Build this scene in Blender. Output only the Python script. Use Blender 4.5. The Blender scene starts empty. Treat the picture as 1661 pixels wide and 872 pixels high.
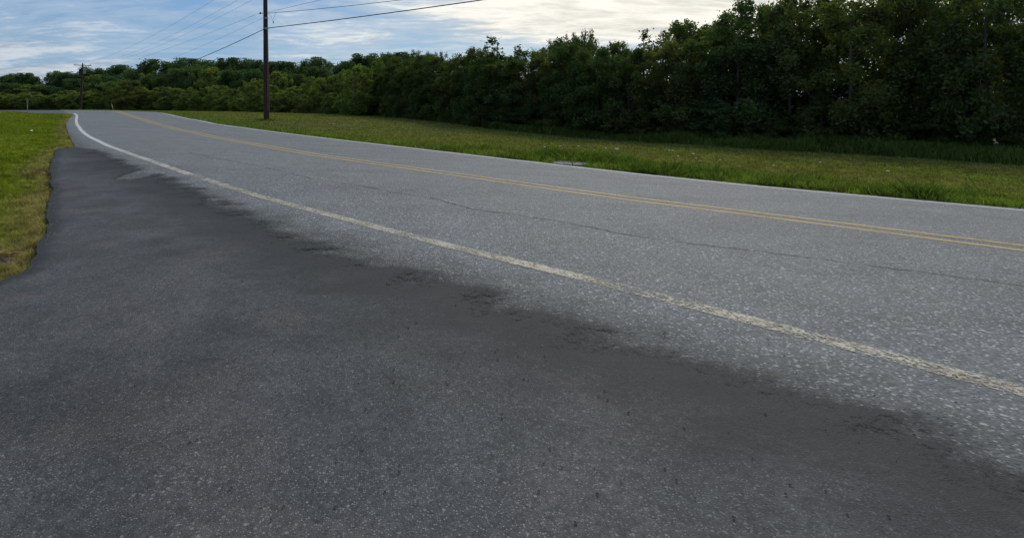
import bpy, math, random
import numpy as np
from mathutils import Vector, Matrix
R = math.radians
sc = bpy.context.scene
C = sc.collection

# ------------------------------------------------------------------ camera
F, CX, HY, EYE = 870.0, 600.0, 168.0, 1.38
cam = bpy.data.objects.new('camera', bpy.data.cameras.new('camera')); C.objects.link(cam)
cam.location = (0, 0, EYE); cam.rotation_euler = (R(90), 0, 0)
cd = cam.data; cd.sensor_fit = 'HORIZONTAL'; cd.sensor_width = 36; cd.lens = 36*F/1661
cd.shift_x = (830.5-CX)/1661; cd.shift_y = -(436-HY)/1661
cd.clip_start = 0.05; cd.clip_end = 9000
sc.camera = cam

# ------------------------------------------------------------------ sky and sun
SUN_EL, SUN_AZ = 33.0, 30.0          # azimuth to the right of +Y
w = bpy.data.worlds.new('World'); sc.world = w; w.use_nodes = True
nt = w.node_tree; nt.nodes.clear()
def N(t, **k):
    n = nt.nodes.new(t)
    for a, b in k.items(): setattr(n, a, b)
    return n
def LK(a, b): nt.links.new(a, b)
def val(n, i, v): n.inputs[i].default_value = v
def math_(op, a, b=None, c=None, clamp=False):
    n = N('ShaderNodeMath', operation=op); n.use_clamp = clamp
    for i, x in enumerate((a, b, c)):
        if x is None: continue
        if isinstance(x, (int, float)): n.inputs[i].default_value = x
        else: LK(x, n.inputs[i])
    return n.outputs[0]
def ramp(src, lo, hi, a=0.0, b=1.0, smooth=True):
    n = N('ShaderNodeMapRange'); n.interpolation_type = 'SMOOTHSTEP' if smooth else 'LINEAR'
    LK(src, n.inputs[0]); val(n, 1, lo); val(n, 2, hi); val(n, 3, a); val(n, 4, b)
    return n.outputs[0]
def mixc(f, a, b, mode='MIX'):
    n = N('ShaderNodeMix', data_type='RGBA', blend_type=mode)
    for i, x in ((0, f), (6, a), (7, b)):
        if isinstance(x, (int, float)): n.inputs[i].default_value = x
        elif isinstance(x, (tuple, list)): n.inputs[i].default_value = (*x, 1) if len(x) == 3 else x
        else: LK(x, n.inputs[i])
    return n.outputs[2]
def noise(vec, scale, detail=4, rough=.55, dist=0.0):
    n = N('ShaderNodeTexNoise'); LK(vec, n.inputs['Vector']); val(n, 'Scale', scale); val(n, 'Detail', detail); val(n, 'Roughness', rough); val(n, 'Distortion', dist)
    return n.outputs['Fac']
def mapping(vec, loc=(0,0,0), rot=(0,0,0), scale=(1,1,1)):
    n = N('ShaderNodeMapping'); LK(vec, n.inputs[0]); val(n, 1, loc); val(n, 2, rot); val(n, 3, scale)
    return n.outputs[0]

tc = N('ShaderNodeTexCoord'); gen = tc.outputs['Generated']
sky = N('ShaderNodeTexSky', sky_type='NISHITA'); sky.sun_disc = False
sky.sun_elevation = R(SUN_EL); sky.sun_rotation = R(SUN_AZ); sky.air_density = 1.0; sky.dust_density = 0.6; sky.ozone_density = 1.6
sep = N('ShaderNodeSeparateXYZ'); LK(gen, sep.inputs[0])
zz = math_('ADD', math_('MAXIMUM', sep.outputs[2], 0.0), 0.13)
comb = N('ShaderNodeCombineXYZ'); LK(math_('DIVIDE', sep.outputs[0], zz), comb.inputs[0]); LK(math_('DIVIDE', sep.outputs[1], zz), comb.inputs[1])
pl = comb.outputs[0]
warp = N('ShaderNodeTexNoise'); LK(pl, warp.inputs['Vector']); val(warp, 'Scale', .55); val(warp, 'Detail', 3)
wv = N('ShaderNodeVectorMath', operation='MULTIPLY_ADD'); LK(warp.outputs['Color'], wv.inputs[0]); wv.inputs[1].default_value = (1.2, .7, 0); LK(pl, wv.inputs[2]); pw_ = wv.outputs[0]
big = noise(mapping(pw_, loc=(3.1, 1.7, 0), rot=(0, 0, R(14)), scale=(.40, .75, 1)), 1.0, 3, .5)
streak = noise(mapping(pw_, loc=(.4, 2.2, 0), rot=(0, 0, R(-8)), scale=(.75, 1.55, 1)), 1.7, 8, .58)
fine = noise(mapping(pw_, loc=(7, 3, 0), rot=(0, 0, R(18)), scale=(1.2, 2.4, 1)), 4.2, 7, .66)
east = ramp(sep.outputs[0], .0, .42)                          # the cloud sheet thickens towards the sun's side
dens = math_('ADD', math_('MULTIPLY', math_('SUBTRACT', big, .5), 1.35), math_('MULTIPLY', math_('SUBTRACT', streak, .5), 1.0))
dens = math_('ADD', dens, math_('MULTIPLY', math_('SUBTRACT', fine, .5), .55))
dens = math_('ADD', dens, math_('MULTIPLY', east, .26))
low = ramp(sep.outputs[2], .125, .07)                          # a low bank of cloud to the left, a clear strip low on the right
dens = math_('ADD', dens, math_('MULTIPLY', low, math_('SUBTRACT', math_('MULTIPLY', ramp(sep.outputs[0], -.30, -.50), .30), math_('MULTIPLY', ramp(sep.outputs[0], -.02, .10), .30))))
cl = ramp(dens, -.03, .36)
cl = math_('MAXIMUM', cl, math_('MULTIPLY', ramp(math_('ADD', dens, math_('MULTIPLY', math_('SUBTRACT', streak, .5), 1.2)), -.42, .12), .36))
sund = (math.sin(R(SUN_AZ))*math.cos(R(SUN_EL)), math.cos(R(SUN_AZ))*math.cos(R(SUN_EL)), math.sin(R(SUN_EL)))
dt = N('ShaderNodeVectorMath', operation='DOT_PRODUCT'); LK(gen, dt.inputs[0]); dt.inputs[1].default_value = sund
glow = ramp(dt.outputs['Value'], .62, .97)
ccol = mixc(glow, (3.9, 4.4, 4.9), (7.4, 7.1, 6.3))
ccol = mixc(1.0, ccol, ramp(math_('ADD', math_('MULTIPLY', streak, .6), math_('MULTIPLY', fine, .5)), .40, .66, .80, 1.12), 'MULTIPLY')
skyc = mixc(1.0, sky.outputs[0], (.80, .95, 1.12), 'MULTIPLY')
skyc = mixc(.75, skyc, (1.05, 2.15, 3.75))
skyc = mixc(math_('MULTIPLY', glow, .45), skyc, (3.3, 4.1, 4.5))
cc = mixc(cl, skyc, ccol)
bg = N('ShaderNodeBackground'); LK(cc, bg.inputs[0]); val(bg, 1, 0.10)
wo = N('ShaderNodeOutputWorld'); LK(bg.outputs[0], wo.inputs[0])
sun = bpy.data.objects.new('sun', bpy.data.lights.new('sun', 'SUN')); C.objects.link(sun)
sun.data.energy = 1.3; sun.data.angle = R(14); sun.data.color = (1, .93, .82)
sun.rotation_euler = Vector(sund).to_track_quat('Z', 'Y').to_euler()
sc.view_settings.view_transform = 'Standard'; sc.view_settings.look = 'None'
sc.view_settings.exposure = 0.42; sc.view_settings.gamma = 1

# ------------------------------------------------------------------ helpers
def tag(o, label=None, cat=None, group=None, kind=None):
    for k, v in (('label', label), ('category', cat), ('group', group), ('kind', kind)):
        if v: o[k] = v
    return o
def mesh_np(name, V, Fc, mat, parent=None, smooth=False, attrs=None, uv=None):
    """V (n,3); Fc (m,k) constant-size faces"""
    V = np.asarray(V, np.float32); Fc = np.asarray(Fc, np.int32); k = Fc.shape[1]
    me = bpy.data.meshes.new(name)
    me.vertices.add(len(V)); me.vertices.foreach_set('co', V.ravel())
    me.loops.add(Fc.size); me.loops.foreach_set('vertex_index', Fc.ravel())
    me.polygons.add(len(Fc)); me.polygons.foreach_set('loop_start', np.arange(0, Fc.size, k, dtype=np.int32))
    if smooth: me.polygons.foreach_set('use_smooth', np.ones(len(Fc), bool))
    me.update(calc_edges=True)
    for an, av in (attrs or {}).items():
        a = me.attributes.new(an, 'FLOAT', 'POINT'); a.data.foreach_set('value', np.asarray(av, np.float32).ravel())
    me.validate()
    if mat: me.materials.append(mat)
    o = bpy.data.objects.new(name, me); C.objects.link(o)
    if parent: o.parent = parent
    return o
class MB:
    def __init__(s): s.v = []; s.f = []
    def tube(s, pts, rads, n=8, cap=True):
        pts = [Vector(p) for p in pts]; b = len(s.v); m = len(pts)
        up = None
        for i, p in enumerate(pts):
            d = (pts[min(i+1, m-1)]-pts[max(i-1, 0)]).normalized()
            if up is None: up = d.orthogonal().normalized()
            up = (up-d*up.dot(d)).normalized(); q = d.cross(up)
            for k in range(n):
                a = 2*math.pi*k/n; s.v.append(p+(up*math.cos(a)+q*math.sin(a))*rads[i])
        for i in range(m-1):
            for k in range(n):
                s.f.append((b+i*n+k, b+i*n+(k+1) % n, b+(i+1)*n+(k+1) % n, b+(i+1)*n+k))
        if cap:
            s.f.append(tuple(b+k for k in range(n))[::-1]); s.f.append(tuple(b+(m-1)*n+k for k in range(n)))
    def box(s, c, sz, rot=None):
        b = len(s.v); c = Vector(c)
        for x in (-1, 1):
            for y in (-1, 1):
                for z in (-1, 1):
                    p = Vector((x*sz[0]/2, y*sz[1]/2, z*sz[2]/2))
                    if rot: p = rot @ p
                    s.v.append(c+p)
        for q in ((0,1,3,2), (4,6,7,5), (0,4,5,1), (2,3,7,6), (0,2,6,4), (1,5,7,3)): s.f.append(tuple(b+i for i in q))
    def lathe(s, prof, n=16, c=(0,0,0)):
        b = len(s.v); c = Vector(c); m = len(prof)
        for r, z in prof:
            for k in range(n):
                a = 2*math.pi*k/n; s.v.append(c+Vector((r*math.cos(a), r*math.sin(a), z)))
        for i in range(m-1):
            for k in range(n): s.f.append((b+i*n+k, b+i*n+(k+1) % n, b+(i+1)*n+(k+1) % n, b+(i+1)*n+k))
        s.f.append(tuple(b+k for k in range(n))[::-1]); s.f.append(tuple(b+(m-1)*n+k for k in range(n)))
    def build(s, name, mat, parent=None, smooth=False):
        me = bpy.data.meshes.new(name); me.from_pydata([tuple(v) for v in s.v], [], s.f); me.materials.append(mat)
        if smooth: me.polygons.foreach_set('use_smooth', [True]*len(me.polygons))
        me.update()
        o = bpy.data.objects.new(name, me); C.objects.link(o)
        if parent: o.parent = parent
        return o
def empty(name, loc, rz=0):
    o = bpy.data.objects.new(name, None); C.objects.link(o); o.location = loc; o.rotation_euler = (0, 0, rz); o.empty_display_size = .2
    return o
def newmat(name):
    global nt
    m = bpy.data.materials.new(name); m.use_nodes = True; nt = m.node_tree; nt.nodes.clear()
    o = N('ShaderNodeOutputMaterial'); p = N('ShaderNodeBsdfPrincipled'); LK(p.outputs[0], o.inputs[0])
    val(p, 'Roughness', .8); val(p, 'Specular IOR Level', .3)
    return m, p, o
def attr(name):
    n = N('ShaderNodeAttribute'); n.attribute_name = name; return n.outputs['Fac']
def obj_co(): return N('ShaderNodeTexCoord').outputs['Object']
def bump(h, strength, dist):
    n = N('ShaderNodeBump'); LK(h, n.inputs['Height']); val(n, 'Strength', strength); val(n, 'Distance', dist); return n.outputs[0]

# ------------------------------------------------------------------ terrain (camera at origin, +Y ahead); control points (photo x, photo y, depth)
CP = [(128,206,20.0),(138,217,16.2),(155,226.6,13.5),(190,242,10.8),(240,259.3,8.95),(337.7,292.3,6.9),(459.8,329,5.5),(620,370.8,4.35),(864,431.8,3.3),
      (124,197,26),(124,192,29),(125,187,33),(120,184,36),(60,183.6,37.5),(25,181,38.5),(0,180.6,38.5),
      (264.6,183.8,42),(285,188.2,38.8),(303.6,192.5,35.8),(347,201.2,29.8),(390,206.8,26.5),(222,180.6,47),(186,179.4,48.5),(138,178.6,49),(90,179,48.5),(25,179.4,47),
      (434,212.5,23.9),(565,228.9,17.5),(700,244.5,14.1),(820,258.5,12.2),(939,272.2,10.8),(1049,284.1,9.8),(1200,299.4,8.75),
      (188.7,180.8,42),(210,187,36),(240,196.5,30.5),(290,210.3,22.4),(398.7,231.2,14.9),(508.6,250.8,11.7),(620,266,9.85),(820,294.4,7.75),(994,318.4,6.6),(1200,343.8,5.65),
      (432,194,33),(600,187,55),(432,182,70),(300,179.3,90),(200,178,108),(60,178,116),(800,207,34),(1000,226,27),(1200,236,22),(1661,262,17),
      (0,230,14),(0,300,7),(0,195,26),(0,443,3.2),(400,443,3.15),(60,210,19),(-300,200,20),(-400,300,6)]
P = np.array([((x-CX)*d/F, d, EYE-(y-HY)*d/F) for x, y, d in CP])
ex = [(0,0,.42),(-6,-4,.45),(-12,0,.45),(5,-3,.34),(9,1,.24),(13,-6,.28),(9,-9,.38),(15,0,.1),(22,-10,.15),(20,-20,.3),(30,10,-.4),(35,-5,-.3),(-25,5,.5),(-60,40,.4),(-90,100,.1),(0,110,0),(60,60,-.4),(60,110,-.3)]
P = np.concatenate([P, np.array(ex, float)])
def U(r2): return .5*r2*np.log(r2+1e-9)
_n = len(P); _K = U(((P[:, None, :2]-P[None, :, :2])**2).sum(2)); _K[range(_n), range(_n)] += 1.5
_A = np.zeros((_n+3, _n+3)); _A[:_n, :_n] = _K; _Q = np.hstack([np.ones((_n, 1)), P[:, :2]]); _A[:_n, _n:] = _Q; _A[_n:, :_n] = _Q.T
_s = np.linalg.solve(_A, np.concatenate([P[:, 2], np.zeros(3)]))
def T(x, y):
    x = np.asarray(x, float); y = np.asarray(y, float); sh = x.shape; x = x.ravel(); y = y.ravel()
    out = np.zeros(len(x))
    r = np.sqrt(x*x+y*y); k = np.where(r > 140, 140/np.maximum(r, 1e-6), 1.0); xx = x*k; yy = y*k
    yy = np.maximum(yy, -25)
    for i in range(0, len(x), 20000):
        a, b = xx[i:i+20000], yy[i:i+20000]
        out[i:i+20000] = U((a[:, None]-P[None, :, 0])**2+(b[:, None]-P[None, :, 1])**2) @ _s[:_n] + _s[_n]+_s[_n+1]*a+_s[_n+2]*b
    return out.reshape(sh)
def at(px, py):
    """points of the ground seen at photo pixels"""
    px = np.atleast_1d(np.asarray(px, float)); py = np.atleast_1d(np.asarray(py, float))
    Y = np.geomspace(.6, 130, 150)
    X = (px[:, None]-CX)/F*Y; Z = EYE-(py[:, None]-HY)/F*Y
    neg = Z-T(X, np.broadcast_to(Y, X.shape)) <= 0
    i = np.maximum(np.where(neg.any(1), neg.argmax(1), 149), 1); a, b = Y[i-1].copy(), Y[i].copy()
    for _ in range(14):
        m = (a+b)/2; below = EYE-(py-HY)/F*m <= T((px-CX)/F*m, m); b = np.where(below, m, b); a = np.where(below, a, m)
    y = (a+b)/2; return np.stack([(px-CX)/F*y, y], 1)
def at_depth(px, Y): return (px-CX)/F*Y
def tree_Y(px): return np.interp(px, [-200,0,130,200,300,432,520,600,700,800,1000,1200,1661,1900], [128,118,112,106,90,70,62,55,42,34,27,22,17,15.5])
def resample(Pl, step):
    d = np.concatenate([[0], np.cumsum(np.linalg.norm(np.diff(Pl, axis=0), axis=1))]); n = max(2, int(d[-1]/step)); t = np.linspace(0, d[-1], n)
    return np.stack([np.interp(t, d, Pl[:, 0]), np.interp(t, d, Pl[:, 1])], 1)
def smooth(Pl, it=20):
    Pl = Pl.copy()
    for _ in range(it): Pl[1:-1] = .25*Pl[:-2]+.5*Pl[1:-1]+.25*Pl[2:]
    return Pl
def normals(Pl):
    t = np.gradient(Pl, axis=0); t /= np.linalg.norm(t, axis=1)[:, None]+1e-9; return np.stack([t[:, 1], -t[:, 0]], 1)   # right of travel
def inside(pts, poly):
    x, y = pts[:, 0], pts[:, 1]; c = np.zeros(len(x), bool); n = len(poly)
    for i in range(n):
        x1, y1 = poly[i]; x2, y2 = poly[i-1]
        if y1 == y2: continue
        c ^= ((y1 > y) != (y2 > y)) & (x < (x2-x1)*(y-y1)/(y2-y1)+x1)
    return c
def dist_poly(pts, Pl):
    out = np.full(len(pts), 1e9)
    for i in range(0, len(pts), 20000):
        p = pts[i:i+20000]; out[i:i+20000] = np.sqrt(((p[:, None]-Pl[None])**2).sum(2).min(1))
    return out

# ------------------------------------------------------------------ road lines traced on the ground
near_px = [(120,183.8),(124.3,186.5),(125,189),(123.7,193),(123.6,197),(126,203.7),(131,210.5),(138,217),(155,226.6),(174,236),(190,242),(210,249),(240,259.3),(288,276),(337.7,292.3),(398.7,311.8),(459.8,329),(557.5,354.5),(620,370.8),(742,402.5),(864,431.8),(916.8,442.3)]
yel_px = [(186,180.0),(196,182.4),(210.4,186.9),(240.5,196.5),(265,203.8),(290,210.3),(340,221),(398.7,231.4),(508.6,250.6),(620,266.5),(700,277.4),(820,294.4),(994,318.4),(1117,334.2),(1200,343.8)]
far_px = [(60,178.9),(90,178.9),(138,178.7),(186,179.6),(222.5,180.8),(245,181.8),(264.6,183.8),(303.6,192.5),(347,201.2),(434,212.5),(478,218.4),(565,228.9),(620,235.0),(700,244.5),(820,258.5),(885,265.2),(939,272.0),(1049,284.1),(1200,299.4)]
def trace(pxs, ext, back=None):
    a = np.array(pxs, float); p = at(a[:, 0], a[:, 1])[::-1]            # right end first
    d = p[0]-p[2]; d /= np.linalg.norm(d); h = math.atan2(d[0], d[1]) if back is None else back
    e = p[0]+ext*np.array([[math.sin(h), math.cos(h)]])*np.linspace(1, 0, 12)[:-1, None]
    return np.concatenate([e, p])
H0 = R(139)
nearL = smooth(resample(trace(near_px, 22, H0), .25), 4)
yelL = smooth(resample(trace(yel_px, 19, H0), .25), 4)
farL = smooth(resample(trace(far_px, 16, H0), .25), 30)

def strip(name, L, off, width, lift, mat, ncross=3, s0=0, s1=None, wob=0, seed=0, parent=None):
    n = normals(L); L = L[s0:s1]; n = n[s0:s1]; m = len(L); rng = np.random.default_rng(seed)
    wv = width*(1+wob*np.convolve(rng.normal(size=m+8), np.ones(3)/3, 'same')[4:-4])
    t = np.linspace(-.5, .5, ncross)
    XY = L[:, None]+n[:, None]*(off+t[None, :, None]*wv[:, None, None]); XY = XY.reshape(-1, 2)
    Z = T(XY[:, 0], XY[:, 1])+lift
    V = np.column_stack([XY, Z]); i = np.arange(m-1)[:, None]*ncross+np.arange(ncross-1)[None]; i = i.ravel()
    Fc = np.stack([i, i+1, i+ncross+1, i+ncross], 1)
    return mesh_np(name, V, Fc, mat, parent, True, {'across': np.tile(np.linspace(0, 1, ncross), m), 'along': np.repeat(np.arange(m)*.25, ncross)})

# pavement edges
g_px = np.array([(-30,180.2),(0,180.2),(25,180.9),(60,183.8),(100,184.4),(116,184.8),(118.6,186),(117,189),(112,193),(106.5,200),(107.5,206),(110,213),(114,223),(119,233),(124,238.5)])
gE = at(g_px[:, 0], g_px[:, 1])[::-1]                             # from the corner outwards
nE = nearL-normals(nearL)*0
cut = np.argmin(((nearL-gE[0])**2).sum(1))
sh = nearL[:cut]-normals(nearL)[:cut]*np.linspace(1.5, 1.05, cut)[:, None]
edgeN = smooth(resample(np.concatenate([sh[:-3], gE]), .25), 3)
edgeF = np.concatenate([farL+normals(farL)*.26]); edgeF = np.concatenate([edgeF, at([25, -30], [179.35, 179.35])]); edgeF = smooth(resample(edgeF, .25), 3)
road_poly = np.concatenate([edgeN, edgeF[::-1]])
# lay-by outline: left edge along the grass, right edge feathered over the road shoulder
la_px = np.array([(40,443),(50,423),(62,398),(72,380),(77,362),(76,346),(81,326),(85,312),(83,296),(80,278),(84,262),(88,250),(92,242.5),(104,240.5),(124,239)])
la = at(la_px[:, 0], la_px[:, 1])
la = np.concatenate([[(-3.5,-9),(-3.1,-3),(-2.7,0.3),(-2.35,1.6)], la]); la = resample(la, .12)
rng = np.random.default_rng(5)
la[3:-2] += (rng.normal(size=(len(la), 2))*.007)[3:-2]
la[3:-2] += np.stack([np.interp(np.arange(len(la)), np.arange(0, len(la), 3), rng.normal(size=len(np.arange(0, len(la), 3)))*.008)]*2, 1)[3:-2]
fe_px = np.array([(680,443),(600,424),(520,396),(450,371),(400,347),(340,323),(300,304),(265,289),(238,277),(208,265),(182,254),(152,243),(128,238.5)])
fe = at(fe_px[:, 0], fe_px[:, 1])
k0 = np.argmin(((nearL-fe[0])**2).sum(1)); off0 = abs(((fe[0]-nearL[k0])*normals(nearL)[k0]).sum())
fe = np.concatenate([nearL[:k0:8]-normals(nearL)[:k0:8]*(off0+.02), fe]); fe = smooth(resample(fe, .12), 6); fe = fe+normals(fe)*(-.22 if ((nearL[len(nearL)//3]-fe[len(fe)//3])*normals(fe)[len(fe)//3]).sum() < 0 else .22)*np.clip((len(fe)-np.arange(len(fe)))/12, 0, 1)[:, None]
lay_poly = np.concatenate([la, fe[::-1]])

# ------------------------------------------------------------------ surface materials
def asphalt(name, dark, light, stone, scale, rough=.82, bs=.8):
    m, p, o = newmat(name); co = obj_co()
    v = N('ShaderNodeTexVoronoi'); LK(co, v.inputs['Vector']); val(v, 'Scale', scale); v.feature = 'F1'
    cr = N('ShaderNodeSeparateColor'); LK(v.outputs['Color'], cr.inputs[0])
    v2 = N('ShaderNodeTexVoronoi'); LK(co, v2.inputs['Vector']); val(v2, 'Scale', scale*.45)
    cr2 = N('ShaderNodeSeparateColor'); LK(v2.outputs['Color'], cr2.inputs[0])
    st = ramp(cr.outputs[0], .60, .98); st2 = ramp(cr2.outputs[1], .90, .99)
    core = ramp(v.outputs['Distance'], .55, .25); core2 = ramp(v2.outputs['Distance'], .5, .2)
    stones = math_('MAXIMUM', math_('MULTIPLY', st, core), math_('MULTIPLY', math_('MULTIPLY', st2, core2), .9))
    base = mixc(ramp(noise(co, 2.2, 5, .6), .3, .7), dark, light)
    base = mixc(ramp(noise(co, 34, 4, .7), .35, .62, 0, .55), base, tuple(c*.42 for c in dark))
    base = mixc(ramp(cr.outputs[1], .2, .9, 0, .30), base, tuple(c*1.7 for c in light))
    col = mixc(stones, base, stone)
    # tyre-polished paths and patches at metre scale
    col = mixc(ramp(noise(mapping(co, rot=(0, 0, R(49)), scale=(.25, 1.3, 1)), 1.4, 4, .5), .35, .7, .0, .30), col, mixc(1.0, col, (.62, .63, .65), 'MULTIPLY'))
    LK(col, p.inputs['Base Color']); val(p, 'Roughness', rough); val(p, 'Specular IOR Level', .35)
    h = math_('ADD', math_('MULTIPLY', v.outputs['Distance'], -.8), math_('MULTIPLY', noise(co, 60, 3, .6), .8))
    LK(bump(h, bs, .006), p.inputs['Normal'])
    return m, p, o, col, co
m_road, rp_b, _o, rcol, rco = asphalt('road_asphalt', (.135,.139,.141), (.185,.189,.190), (.56,.57,.56), 85)
# grime on the shoulder outside the near edge line: old oil and washed-in fines, worn through in patches
hp = at(228, 282)[0]
gd = N('ShaderNodeVectorMath', operation='DISTANCE'); LK(mapping(rco, scale=(1/.24, 1/.62, 0)), gd.inputs[0]); gd.inputs[1].default_value = (hp[0]/.24, hp[1]/.62, 0)
gn = math_('ADD', math_('MULTIPLY', noise(mapping(rco, rot=(0, 0, R(49)), scale=(.6, 1.5, 1)), 2.6, 8, .72, .4), .7), math_('MULTIPLY', noise(rco, 38, 6, .8), .35))
gm = math_('MULTIPLY', ramp(math_('ADD', attr('shoulder'), math_('MULTIPLY', math_('SUBTRACT', noise(rco, 3, 5, .7), .5), .7)), .12, .62), ramp(gn, .36, .60, .25, 1)); gm = math_('MULTIPLY', gm, ramp(gd.outputs['Value'], .8, 1.5))
rc2 = mixc(math_('MULTIPLY', gm, .85), rcol, mixc(1.0, rcol, (.34, .36, .34), 'MULTIPLY'))
# darker stains and mended spots in the lanes
rc2 = mixc(ramp(math_('ADD', noise(mapping(rco, rot=(0, 0, R(49)), scale=(.35, 1.6, 1)), .9, 6, .7), math_('MULTIPLY', noise(rco, 20, 4, .7), .12)), .64, .76, 0, .35), rc2, mixc(1.0, rcol, (.6, .61, .62), 'MULTIPLY'))
LK(rc2, rp_b.inputs['Base Color'])
m_lay, lp, lo, lcol, lco = asphalt('lay_by_asphalt', (.054,.055,.056), (.080,.081,.082), (.21,.21,.21), 190, .85, .4)
# feathering: the thin new asphalt breaks up into the old road along one edge
ac = attr('feather')
n1 = noise(mapping(lco, rot=(0, 0, R(49)), scale=(.75, 1.6, 1)), 2.1, 8, .70, .4); n2 = noise(mapping(lco, rot=(0, 0, R(49)), scale=(.7, 1.2, 1)), 42, 7, .85)
a1 = math_('SUBTRACT', math_('SUBTRACT', ac, math_('MULTIPLY', math_('SUBTRACT', n1, .44), 1.25)), math_('MULTIPLY', math_('SUBTRACT', n2, .5), 1.15))
alpha = ramp(a1, .04, .30, 0, 1)
hole = N('ShaderNodeVectorMath', operation='DISTANCE'); LK(mapping(lco, scale=(1/.24, 1/.62, 0)), hole.inputs[0])
hp = at(228, 283)[0]; hole.inputs[1].default_value = (hp[0]/.24, hp[1]/.62, 0)
hd = math_('ADD', hole.outputs['Value'], math_('MULTIPLY', math_('SUBTRACT', noise(lco, 5.5, 7, .75), .5), 1.7))
alpha = math_('MULTIPLY', alpha, ramp(hd, .75, 1.05, .25, 1))
lcol = mixc(1.0, lcol, ramp(math_('ADD', math_('MULTIPLY', noise(lco, 3.2, 6, .68), .6), math_('MULTIPLY', noise(lco, .9, 3, .5), .5)), .40, .70, .72, 1.28), 'MULTIPLY')
lcol = mixc(ramp(noise(lco, 1.6, 3, .5), .48, .64, 0, .5), lcol, mixc(1.0, lcol, (1.16, .97, .93), 'MULTIPLY'))
lc2 = mixc(math_('MULTIPLY', ramp(a1, .0, .2), ramp(a1, 1.1, .35, 0, .85)), lcol, (.024,.025,.026))     # tar-rich band of the patch's edge
lc2 = mixc(ramp(math_('ADD', attr('rim'), math_('MULTIPLY', math_('SUBTRACT', noise(lco, 4, 5, .7), .5), .25)), .02, .16, .8, 0), lc2, (.018,.019,.022))  # raw black rim beside the grass
LK(lc2, lp.inputs['Base Color'])
tr = N('ShaderNodeBsdfTransparent'); ms = N('ShaderNodeMixShader'); LK(alpha, ms.inputs[0]); LK(tr.outputs[0], ms.inputs[1]); LK(lp.outputs[0], ms.inputs[2]); LK(ms.outputs[0], lo.inputs[0])

def paint(name, col, dirt, wear_lo, wear_hi, edge=.10, far=None):
    m, p, o = newmat(name); co = obj_co()
    c = mixc(math_('MULTIPLY', ramp(noise(co, 9, 5, .65), .35, .7), ramp(N_len(co), 5, 14, 1, .15)), mixc(ramp(N_len(co), 5, 16), col, far or col), dirt); c = mixc(ramp(noise(co, 80, 3, .7), .45, .7, 0, .6), c, tuple(x*.45 for x in dirt))
    LK(c, p.inputs['Base Color']); val(p, 'Roughness', .75)
    a = attr('across'); e = math_('MINIMUM', a, math_('SUBTRACT', 1, a))
    e = math_('ADD', e, math_('MULTIPLY', math_('SUBTRACT', noise(co, 85, 5, .8), .5), .5))
    al = ramp(e, edge*.3, edge)
    v = N('ShaderNodeTexVoronoi'); LK(co, v.inputs['Vector']); val(v, 'Scale', 95)
    near = ramp(N_len(co), 4.5, 16, 1, .12)
    vs = N('ShaderNodeSeparateColor'); LK(v.outputs['Color'], vs.inputs[0])
    wear = math_('ADD', math_('ADD', math_('MULTIPLY', noise(co, 30, 6, .8), .7), math_('MULTIPLY', vs.outputs[2], .26)), math_('MULTIPLY', noise(co, 1.7, 4, .65), .62))
    al = math_('MULTIPLY', al, math_('SUBTRACT', 1, math_('MULTIPLY', ramp(wear, wear_lo, wear_hi), near)))
    tr = N('ShaderNodeBsdfTransparent'); ms = N('ShaderNodeMixShader'); LK(al, ms.inputs[0]); LK(tr.outputs[0], ms.inputs[1]); LK(p.outputs[0], ms.inputs[2]); LK(ms.outputs[0], o.inputs[0])
    return m
def N_len(co):
    n = N('ShaderNodeVectorMath', operation='LENGTH'); LK(co, n.inputs[0]); return n.outputs['Value']
m_white = paint('worn_white_paint', (.58,.53,.43), (.42,.35,.26), .70, .92, .10, (.66,.67,.65))
m_white_far = paint('white_paint', (.68,.69,.66), (.55,.55,.51), .95, 1.2)
m_yellow = paint('worn_yellow_paint', (.52,.36,.13), (.40,.28,.12), .84, 1.1)

# ------------------------------------------------------------------ ground
def noise2(x, y, seed, sc_):
    """cheap smooth value noise"""
    rg = np.random.default_rng(seed); G = rg.random((64, 64)); x = x*sc_; y = y*sc_
    xi = np.floor(x).astype(int); yi = np.floor(y).astype(int); fx = x-xi; fy = y-yi; fx = fx*fx*(3-2*fx); fy = fy*fy*(3-2*fy)
    g = lambda a, b: G[a % 64, b % 64]
    return (g(xi, yi)*(1-fx)+g(xi+1, yi)*fx)*(1-fy)+(g(xi, yi+1)*(1-fx)+g(xi+1, yi+1)*fx)*fy
na, rad = 480, np.concatenate([[0.02], np.geomspace(.5, 200, 190), np.geomspace(230, 6000, 22)])
th = np.arange(na)/na*2*math.pi; RX = rad[:, None]*np.sin(th)[None]; RY = rad[:, None]*np.cos(th)[None]
GZ = T(RX, RY)-.05; k = np.clip((rad-140)/500, 0, 1)[:, None]; GZ = GZ*(1-k)+(-1.0)*k
gxy = np.column_stack([RX.ravel(), RY.ravel()])
on = inside(gxy, road_poly) | inside(gxy, lay_poly)
ed = np.minimum(dist_poly(gxy, resample(road_poly, .3)), dist_poly(gxy, resample(lay_poly, .3)))
i = (np.arange(len(rad)-1)[:, None]*na+np.arange(na)[None]).ravel(); j = (np.arange(len(rad)-1)[:, None]*na+((np.arange(na)+1) % na)[None]).ravel()
m_ground, gp, go = newmat('grassy_soil'); co = obj_co()
gc = mixc(ramp(noise(co, 1.1, 6, .6), .3, .7), (.050,.062,.018), (.075,.088,.022))
gc = mixc(ramp(noise(co, 14, 5, .7), .40, .66, 0, .7), gc, (.030,.036,.012))
gc = mixc(ramp(noise(co, .35, 4, .6), .5, .72, 0, .6), gc, (.11,.10,.045))
soil = mixc(noise(co, 22, 5, .7), (.085,.060,.042), (.17,.13,.095))
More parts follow.
